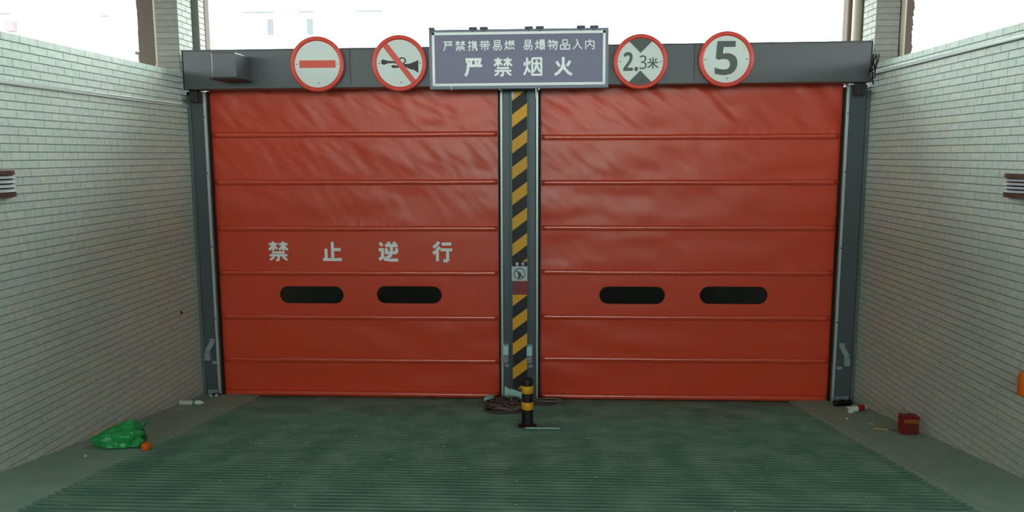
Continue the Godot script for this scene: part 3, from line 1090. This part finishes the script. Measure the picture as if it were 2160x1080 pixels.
# ---- fittings on the walls --------------------------------------------------------
func wall_lamp(label: String, wx: float, s: float, z0: float, y0: float, y1: float) -> void:
	var t := thing("wall_lamp", label, "wall lamp", Vector3(wx, (y0 + y1) * 0.5, z0 + 0.2), "louvred wall lamps")
	var h := (y1 - y0) * 0.5
	var half := 0.2
	var bow := func(u: float, reach: float) -> float: return 0.018 + reach * (1.0 - u * u)
	var n := 16
	# top and bottom boards with a bowed front
	for e in [1.0, -1.0]:
		var st := begin()
		var ya: float = e * h
		var yb: float = e * (h - 0.030)
		for i in n:
			var u0 := -1.0 + 2.0 * i / n
			var u1 := -1.0 + 2.0 * (i + 1) / n
			var a := Vector3(s * bow.call(u0, 0.085), 0, u0 * half)
			var b := Vector3(s * bow.call(u1, 0.085), 0, u1 * half)
			var a0 := Vector3(0, 0, u0 * half)
			var b0 := Vector3(0, 0, u1 * half)
			var top := Vector3.UP * maxf(ya, yb)
			var bot := Vector3.UP * minf(ya, yb)
			quad(st, a + top, b + top, b0 + top, a0 + top, Vector3.UP)
			quad(st, a + bot, b + bot, b0 + bot, a0 + bot, Vector3.DOWN)
			quad(st, a + bot, b + bot, b + top, a + top, Vector3(s, 0, 0))
		for u in [-1.0, 1.0]:
			var a := Vector3(s * 0.018, 0, u * half)
			quad(st, a + Vector3.UP * ya, Vector3(0, ya, u * half), Vector3(0, yb, u * half), a + Vector3.UP * yb, Vector3(0, 0, u))
		put("top_board" if e > 0.0 else "bottom_board", done(st), "lamp_brown", t)
	put("back_plate", span(Vector3(0, -h + 0.03, -half + 0.01), Vector3(s * 0.012, h - 0.03, half - 0.01), 0.001), "steel_dark", t)
	# four bowed white blades with dark gaps between them
	var clear := h * 2.0 - 0.06
	for k in 4:
		var st := begin(true)
		var yc := -h + 0.03 + clear * (k + 0.5) / 4.0
		for i in n:
			var u0 := -1.0 + 2.0 * i / n
			var u1 := -1.0 + 2.0 * (i + 1) / n
			var hb := clear / 8.0 - 0.0055
			var a := Vector3(s * bow.call(u0, 0.07), yc, u0 * half * 0.97)
			var b := Vector3(s * bow.call(u1, 0.07), yc, u1 * half * 0.97)
			var lean := Vector3(s * 0.012, 0, 0)
			var up := Vector3.UP * hb
			quad(st, a - up + lean, b - up + lean, b + up - lean, a + up - lean, Vector3(s, 0, 0))
			quad(st, a - up + lean - Vector3(s * 0.004, 0, 0), b - up + lean - Vector3(s * 0.004, 0, 0), b + up - lean - Vector3(s * 0.004, 0, 0), a + up - lean - Vector3(s * 0.004, 0, 0), Vector3(-s, 0, 0))
		put("louvre", done(st), "lamp_white", t)


func build_wall_fittings() -> void:
	wall_lamp("brown and white louvred wall lamp on the left tiled wall", WALL_L, 1.0, 2.81, 2.405, 2.59)
	wall_lamp("brown and white louvred wall lamp on the right tiled wall", WALL_R, -1.0, 2.48, 2.38, 2.545)
	# small dark plug in the left wall
	var p := begin(true)
	lathe(p, [Vector2(0.016, 0.0), Vector2(0.014, 0.012), Vector2(0.006, 0.016), Vector2(0.0, 0.016)], at(WALL_L, 1.053, 0.42, Vector3(0, 0, -PI / 2)), 14)
	tagged(put("wall_plug", done(p), "rubber"), "tiny dark plug low on the left wall near the door", "plug")
	# orange fitting on the right wall, cut by the picture's edge
	var o := thing("wall_guard", "orange plastic fitting low on the right wall at the picture's edge", "guard", Vector3(WALL_R, 1.10, 2.90))
	var g := begin(true)
	lathe(g, [Vector2(0.0, -0.085), Vector2(0.036, -0.081), Vector2(0.046, -0.065), Vector2(0.046, 0.06), Vector2(0.036, 0.085), Vector2(0.018, 0.094), Vector2(0.0, 0.095)], at(-0.012, 0, 0), 22)
	put("body", done(g), "orange", o)
	put("mount", box_mesh(Vector3(0.016, 0.17, 0.10), 0.004, at(-0.004, -0.005, -0.01)), "orange_dark", o)


# ---- bollard and litter -----------------------------------------------------------
func ground_y(z: float) -> float:
	return SLOPE * z


func cartridge(label: String, at_: Vector3, turn: float, length: float, r: float, mark: String, long_mark: float) -> void:
	var t := thing("sealant_tube", label, "tube", at_)
	t.rotation = Vector3(0, turn, 0)
	var lie := Vector3(0, 0, -PI / 2)
	var b := begin(true)
	lathe(b, [Vector2(0, -length * 0.5), Vector2(r, -length * 0.5), Vector2(r, length * 0.36), Vector2(r * 0.5, length * 0.42), Vector2(r * 0.28, length * 0.5), Vector2(0, length * 0.5)], at(0, r, 0, lie), 20)
	put("body", done(b), "tube_white", t)
	var w := begin(true)
	lathe(w, [Vector2(r * 1.03, -long_mark * 0.5), Vector2(r * 1.03, long_mark * 0.5)], at(length * 0.08, r, 0, lie), 20)
	put("wrapper", done(w), mark, t)
	var e := begin(true)
	lathe(e, [Vector2(r * 0.75, -0.012), Vector2(r * 1.12, -0.008), Vector2(r * 1.12, 0.008), Vector2(r * 0.75, 0.012)], at(-length * 0.5, r, 0, lie), 20)
	put("end_ring", done(e), "tube_white", t)


func crumple(seed_: int, size: Vector3, m: String, called: String, label: String, category: String, at_: Vector3, turn := Vector3.ZERO) -> Node3D:
	var n := FastNoiseLite.new()
	n.seed = seed_
	n.frequency = 1.7
	n.noise_type = FastNoiseLite.TYPE_CELLULAR
	n.cellular_return_type = FastNoiseLite.RETURN_DISTANCE2
	var st := begin()
	var nu := 34
	var nv := 18
	var g := []
	for j in nv + 1:
		var ring := []
		var ph := -PI / 2 + PI * j / nv
		for i in nu:
			var th := TAU * i / nu
			var d := Vector3(cos(ph) * cos(th), sin(ph), cos(ph) * sin(th))
			var r := 0.72 + 0.5 * (n.get_noise_3dv(d * 1.3) + 0.5)
			var p := d * r * size * 0.5
			p.y = maxf(p.y, -size.y * 0.32)
			ring.append(p + Vector3.UP * size.y * 0.32)
		g.append(ring)
	for j in nv:
		for i in nu:
			var k := (i + 1) % nu
			var c: Vector3 = g[j][i] + g[j + 1][k] - Vector3.UP * size.y * 0.64
			quad(st, g[j][i], g[j][k], g[j + 1][k], g[j + 1][i], c)
	var o := put(called, done(st), m)
	o.position = at_
	o.rotation = turn
	tagged(o, label, category)
	return o


func build_bollard_and_litter() -> void:
	var bz := 1.33
	var t := thing("bollard", "short black bollard with yellow bands in front of the middle post", "bollard", Vector3(0.074, ground_y(bz), bz))
	var r := 0.052
	var st := begin(true)
	lathe(st, [Vector2(r, 0.0), Vector2(r, 0.425), Vector2(r * 0.97, 0.445), Vector2(r * 0.8, 0.46), Vector2(r * 0.45, 0.467), Vector2(0, 0.469)], Transform3D(), 30)
	put("post", done(st), "tape_black", t)
	for y in [0.205, 0.359]:
		var b := begin(true)
		lathe(b, [Vector2(r, y - 0.036), Vector2(r + 0.004, y - 0.033), Vector2(r + 0.004, y + 0.033), Vector2(r, y + 0.036)], Transform3D(), 30)
		put("yellow_band", done(b), "tape_yellow", t)
	var flange := begin(true)
	lathe(flange, [Vector2(0.088, -0.015), Vector2(0.088, 0.008), Vector2(0.06, 0.026), Vector2(r, 0.03)], Transform3D(), 30)
	put("base_flange", done(flange), "black_plastic", t)

	var rng := RandomNumberGenerator.new()
	rng.seed = 4
	# heap of brown cable round the foot of the post
	var heap := thing("cable_heap", "heap of dark brown coiled cable on the ramp around the bollard foot", "cable", Vector3(-0.16, ground_y(0.50), 0.50))
	for i in 44:
		var cx := rng.randf_range(-0.10, 0.07)
		var cz := rng.randf_range(-0.2, 0.2)
		var rx := rng.randf_range(0.05, 0.15)
		var rz := rng.randf_range(0.05, 0.13)
		var lift := rng.randf_range(0.0, 0.11) * (1.0 - absf(cz) * 2.0)
		var pts := []
		var ph := rng.randf() * TAU
		for k in 23:
			var a := ph + TAU * 0.92 * k / 22.0
			var x := cx + rx * cos(a)
			var z := cz + rz * sin(a)
			pts.append(Vector3(x, SLOPE * z + 0.012 + lift * (0.7 + 0.3 * sin(a * 2.0 + i)), z))
		put("cable", tube_mesh(pts, 0.0085, 7), "cable_light" if i % 5 == 4 else "cable_brown", heap)
	var tail := thing("cable_loop", "flat loop of brown cable on the ramp right of the middle post", "cable", Vector3(0.22, ground_y(0.2), 0.2))
	for i in 4:
		var pts := []
		for k in 23:
			var a := TAU * 0.95 * k / 22.0 + i
			var z := (0.05 + 0.012 * i) * sin(a) + 0.01
			pts.append(Vector3((0.11 + 0.014 * i) * cos(a) + 0.015 * i, SLOPE * z + 0.012 + 0.012 * i, z))
		put("cable", tube_mesh(pts, 0.0075, 7), "cable_light" if i == 3 else "cable_brown", tail)
	var scrap := thing("foam_strip", "long pale teal foam strip leaning against the middle post", "foam strip", Vector3(-0.09, 0.012, 0.06))
	put("strip", box_mesh(Vector3(0.20, 0.075, 0.02), 0.006, at(0.03, 0.075, 0.015, Vector3(-0.3, 0, -0.34))), "foam_teal", scrap)
	put("torn_end", plate_mesh(poly("-9,3 -2,1 1,9 -8.5,14.5", 0.01, Vector2(-0.0, 0.0)), 0.0, 0.012, at(-0.03, 0.02, 0.012, Vector3(-0.25, 0, 0))), "foam_teal", scrap)
	crumple(31, Vector3(0.17, 0.10, 0.12), "foam_teal", "crumpled_paper", "crumpled pale teal wrapper on the floor left of the middle post", "wrapper", Vector3(-0.36, ground_y(0.14), 0.14))
	crumple(32, Vector3(0.13, 0.05, 0.08), "foil", "foil_scrap", "flat grey foil scrap at the foot of the middle post", "scrap", Vector3(-0.19, ground_y(0.075), 0.075))
	var rod := thing("metal_rod", "thin pale metal strip lying on the ramp right of the bollard", "strip", Vector3(0.215, ground_y(1.45) + 0.004, 1.45))
	rod.rotation.x = -atan(SLOPE)
	put("rod", box_mesh(Vector3(0.32, 0.012, 0.028), 0.003, at(0, 0.008, 0)), "sensor_teal", rod)

	# left side
	cartridge("white sealant tube lying on the margin by the left door post", Vector3(-3.425, ground_y(0.63) + 0.03, 0.63), 0.03, 0.24, 0.025, "tube_mark", 0.03)
	crumple(33, Vector3(0.13, 0.045, 0.08), "black_plastic", "black_wrapper", "crumpled black wrapper at the foot of the left door post", "wrapper", Vector3(-3.43, 0.03, 0.06))
	crumple(34, Vector3(0.055, 0.045, 0.04), "crumb", "paper_ball", "larger white paper ball on the black wrapper at the left post foot", "paper", Vector3(-3.405, 0.035, 0.10))
	crumple(35, Vector3(0.05, 0.028, 0.03), "crumb", "paper_ball", "small flat white paper ball beside the black wrapper, nearer the left wall", "paper", Vector3(-3.465, 0.04, 0.11))
	# green bag: soft body with a gathered neck
	var bag := thing("plastic_bag", "crumpled translucent green plastic bag against the left wall foot", "bag", Vector3(-3.21, ground_y(2.36) + 0.028, 2.36))
	bag.rotation.y = 0.12
	var n := FastNoiseLite.new()
	n.seed = 61
	n.frequency = 1.0
	n.fractal_octaves = 3
	var bs := begin(true)
	var nu := 64
	var nv := 34
	var g := []
	for j in nv + 1:
		var ph := -PI / 2 + PI * j / nv
		var ring := []
		for i in nu:
			var th := TAU * i / nu
			var d := Vector3(cos(ph) * cos(th), sin(ph), cos(ph) * sin(th))
			var rr := 1.0 + 0.30 * n.get_noise_3dv(d * 1.6) - 0.16 * absf(n.get_noise_3dv(d * 4.5 + Vector3(9, 0, 0)))
			var p := d * rr * Vector3(0.205, 0.09, 0.135)
			# taller towards its right half, a flat tail at the left
			p.y *= 1.0 + 0.75 * smoothstep(-0.12, 0.14, p.x) - 0.25 * smoothstep(0.0, -0.2, p.x)
			p.y = maxf(p.y, -0.055 + 0.012 * n.get_noise_2d(p.x * 9.0, p.z * 9.0))
			ring.append(p + Vector3(0, 0.055 + SLOPE * p.z, 0))
		g.append(ring)
	for j in nv:
		for i in nu:
			var k := (i + 1) % nu
			quad(bs, g[j][i], g[j][k], g[j + 1][k], g[j + 1][i], g[j][i] + g[j + 1][k] - Vector3(0, 0.1, 0))
	put("body", done(bs), "bag_green", bag)
	var hs := begin(true)
	for e in 2:
		var pts := []
		for k in 13:
			var f := k / 12.0
			pts.append(Vector3(0.11 + 0.05 * e + 0.04 * sin(f * PI), 0.125 + 0.06 * sin(f * PI), -0.06 + 0.07 * f - 0.02 * e))
		tube(hs, pts, 0.013, 8, 0.4)
	put("handle", done(hs), "bag_green", bag)
	var ob := thing("orange_cap", "small orange plastic cap beside the green bag", "cap", Vector3(-2.965, ground_y(2.40) + 0.012, 2.40))
	ob.rotation = Vector3(0.25, 0.3, 0.2)
	ob.scale = Vector3.ONE * 0.85
	var os := begin(true)
	lathe(os, [Vector2(0, 0), Vector2(0.034, 0.0), Vector2(0.038, 0.006), Vector2(0.036, 0.058), Vector2(0.03, 0.066), Vector2(0, 0.066)], Transform3D(), 22)
	put("shell", done(os), "orange", ob)
	var og := begin()
	for k in 14:
		var a := TAU * k / 14
		box(og, Vector3(0.004, 0.044, 0.004), at(cos(a) * 0.0375, 0.031, sin(a) * 0.0375), 0.001)
	put("grip_ribs", done(og), "orange", ob)

	# right side
	var bl := thing("black_wrap", "flattened black plastic roll at the foot of the right door post", "plastic roll", Vector3(3.36, ground_y(0.22) + 0.028, 0.22))
	bl.rotation.y = 0.25
	var ps := []
	for k in 9:
		ps.append(Vector3(-0.095 + 0.19 * k / 8.0, 0.026 + 0.004 * sin(k * 1.7), 0.01 * sin(k * 1.1)))
	put("roll", tube_mesh(ps, 0.036, 14, 0.7), "black_plastic", bl)
	put("loose_edge", box_mesh(Vector3(0.15, 0.004, 0.06), 0.001, at(-0.02, 0.004, 0.035, Vector3(0.05, 0.1, 0))), "rubber", bl)
	cartridge("white and red sealant tube lying on the margin at the right wall foot", Vector3(3.40, ground_y(0.55) + 0.03, 0.55), 0.42, 0.25, 0.03, "tube_red", 0.085)
	crumple(36, Vector3(0.07, 0.05, 0.06), "crumb", "paper_ball", "white crumpled paper ball at the left end of the red-marked tube", "paper", Vector3(3.28, ground_y(0.66) + 0.03, 0.66))
	var tin := thing("square_tin", "dark red square tin can with a gold line on the right margin", "tin", Vector3(3.43, ground_y(1.55) + 0.03, 1.55))
	tin.rotation.y = -0.06
	put("body", box_mesh(Vector3(0.148, 0.158, 0.10), 0.012, at(0, 0.079, 0)), "tin_red", tin)
	put("lid", box_mesh(Vector3(0.152, 0.012, 0.104), 0.005, at(0, 0.158, 0)), "tin_red", tin)
	put("label", box_mesh(Vector3(0.112, 0.108, 0.003), 0.001, at(0.008, 0.066, 0.051)), "tin_brown", tin).set_meta("label", "dark brown printed label")
	var gl := begin()
	for y in [0.132, 0.114]:
		box(gl, Vector3(0.116, 0.006, 0.003), at(0.006, y, 0.0522), 0.001)
	box(gl, Vector3(0.008, 0.024, 0.003), at(-0.048, 0.123, 0.0522), 0.001)
	put("gold_lines", done(gl), "tin_gold", tin)
	var ring := begin(true)
	lathe(ring, [Vector2(0.024, 0.0), Vector2(0.024, 0.012), Vector2(0.02, 0.014), Vector2(0.0, 0.010)], at(0.01, 0.163, 0), 18)
	put("cap", done(ring), "tin_brown", tin)
	var stick := thing("wood_stick", "short pale wooden stick lying left of the red tin", "stick", Vector3(3.25, ground_y(1.42) + 0.03, 1.42))
	stick.rotation = Vector3(-atan(SLOPE), -0.22, 0)
	put("stick", plate_mesh(poly("-6,0.6 -4,-0.9 6,-0.8 7,0.2 5,0.9 -4,1.0", 0.01), 0.0, 0.012, at(0, 0.001, 0, Vector3(-PI / 2, 0, 0))), "wood", stick)
	var handle := put("wire", tube_mesh([Vector3(0.06, 0.007, 0), Vector3(0.10, 0.006, 0.012), Vector3(0.135, 0.006, 0.03)], 0.003, 6), "black_plastic", stick)
	handle.set_meta("label", "thin dark wire end")
	# crumbs that can be told apart
	crumple(41, Vector3(0.035, 0.018, 0.025), "crumb", "white_crumb", "small white crumb of foam alone on the left margin", "crumb", Vector3(-3.275, ground_y(2.72) + 0.026, 2.72))
	crumple(42, Vector3(0.03, 0.018, 0.022), "crumb", "white_crumb", "small white crumb of foam between the red-marked tube and the wooden stick", "crumb", Vector3(3.135, ground_y(0.95) + 0.026, 0.95))
	crumple(43, Vector3(0.028, 0.014, 0.02), "crumb", "white_crumb", "small white crumb just above the wooden stick", "crumb", Vector3(3.27, ground_y(1.18) + 0.028, 1.18))
	crumple(44, Vector3(0.04, 0.012, 0.02), "crumb", "white_crumb", "small white crumb on the left margin near the white sealant tube", "crumb", Vector3(-3.44, ground_y(0.86) + 0.028, 0.86))
	# dust and grit over the ramp, too many and too small to count
	var mesh := box_mesh(Vector3(0.022, 0.003, 0.010), 0.001)
	mesh.surface_set_material(0, M["grit"])
	var mm := MultiMesh.new()
	mm.transform_format = MultiMesh.TRANSFORM_3D
	mm.mesh = mesh
	var total := 300
	mm.instance_count = total
	for i in total:
		var x := rng.randf_range(-3.0, 2.95)
		var z := rng.randf_range(0.2, 4.0)
		if rng.randf() < 0.6:
			x = rng.randfn(-1.5, 0.7)
			z = absf(rng.randfn(1.7, 0.7)) + 0.1
		x = clampf(x, -2.95, 2.9)
		var k := rng.randf_range(0.25, 1.0)
		mm.set_instance_transform(i, Transform3D(Basis.from_euler(Vector3(-0.14, rng.randf() * TAU, 0)).scaled(Vector3.ONE * k), Vector3(x, ground_y(z) + 0.001, z)))
	var grit := MultiMeshInstance3D.new()
	grit.name = "grit"
	grit.multimesh = mm
	grit.material_override = M["grit"]
	add_child(grit)
	grit.set_meta("kind", "stuff")
	grit.set_meta("label", "pale grit and flecks scattered over the ribbed ramp")
	grit.set_meta("category", "grit")


# ---- pale buildings beyond the header ----------------------------------------------
func far_window(parent: Node, x: float, y: float, w: float, h: float, z: float, shade: bool) -> void:
	var f := put("window", span(Vector3(x - w * 0.5, y - h * 0.5, z - 0.05), Vector3(x + w * 0.5, y + h * 0.5, z + 0.02), 0.01), "facade", parent)
	put("pane", span(Vector3(x - w * 0.5 + 0.06, y - h * 0.5 + 0.06, z + 0.0), Vector3(x - 0.03, y + h * 0.5 - 0.06, z + 0.03), 0.004), "far_glass", f)
	put("pane", span(Vector3(x + 0.03, y - h * 0.5 + 0.06, z + 0.0), Vector3(x + w * 0.5 - 0.06, y + h * 0.5 - 0.06, z + 0.03), 0.004), "far_glass", f)
	put("lintel", span(Vector3(x - w * 0.5 - 0.05, y + h * 0.5, z - 0.02), Vector3(x + w * 0.5 + 0.05, y + h * 0.5 + 0.10, z + 0.10), 0.01), "facade_trim", f)
	if shade:
		put("shutter", span(Vector3(x + w * 0.5 - 0.24, y - h * 0.5 + 0.16, z + 0.0), Vector3(x + w * 0.5, y + h * 0.5 - 0.25, z + 0.06), 0.01), "facade_shade", f)


func build_background() -> void:
	var z := -22.0
	var b := thing("building", "white apartment building with faint windows beyond the door header", "building", Vector3(-8.6, 2.9, z))
	put("wall", span(Vector3(-5.2, 0, -6.0), Vector3(5.0, 9.5, 0.0), 0.02), "facade", b)
	put("parapet", span(Vector3(-5.3, 9.5, -6.1), Vector3(5.1, 9.9, 0.1), 0.02), "facade_trim", b)
	for row in 2:
		var y := 4.75 + row * 3.0
		far_window(b, -2.27, y, 1.15, 1.0, 0.0, true)
		far_window(b, -0.40, y, 0.50, 1.0, 0.0, true)
		far_window(b, 2.05, y, 0.95, 1.0, 0.0, false)
	var c := thing("building", "pale building with a pink-grey ledge far behind the left wall", "building", Vector3(-19.5, 2.9, z))
	put("wall", span(Vector3(-9.0, 0, -5.0), Vector3(5.2, 8.5, 0.0), 0.02), "facade", c)
	put("ledge", span(Vector3(-2.2, 5.30, 0.0), Vector3(-1.2, 5.38, 0.15), 0.01), "facade_trim", c)
	put("balcony", span(Vector3(-1.34, 4.62, 0.0), Vector3(-1.0, 5.02, 0.25), 0.01), "facade_pink", c)
	put("chimney", span(Vector3(2.0, 8.5, -1.0), Vector3(2.5, 9.3, -0.5), 0.01), "facade_trim", c)
	far_window(c, 2.55, 4.9, 0.30, 0.55, 0.0, false)
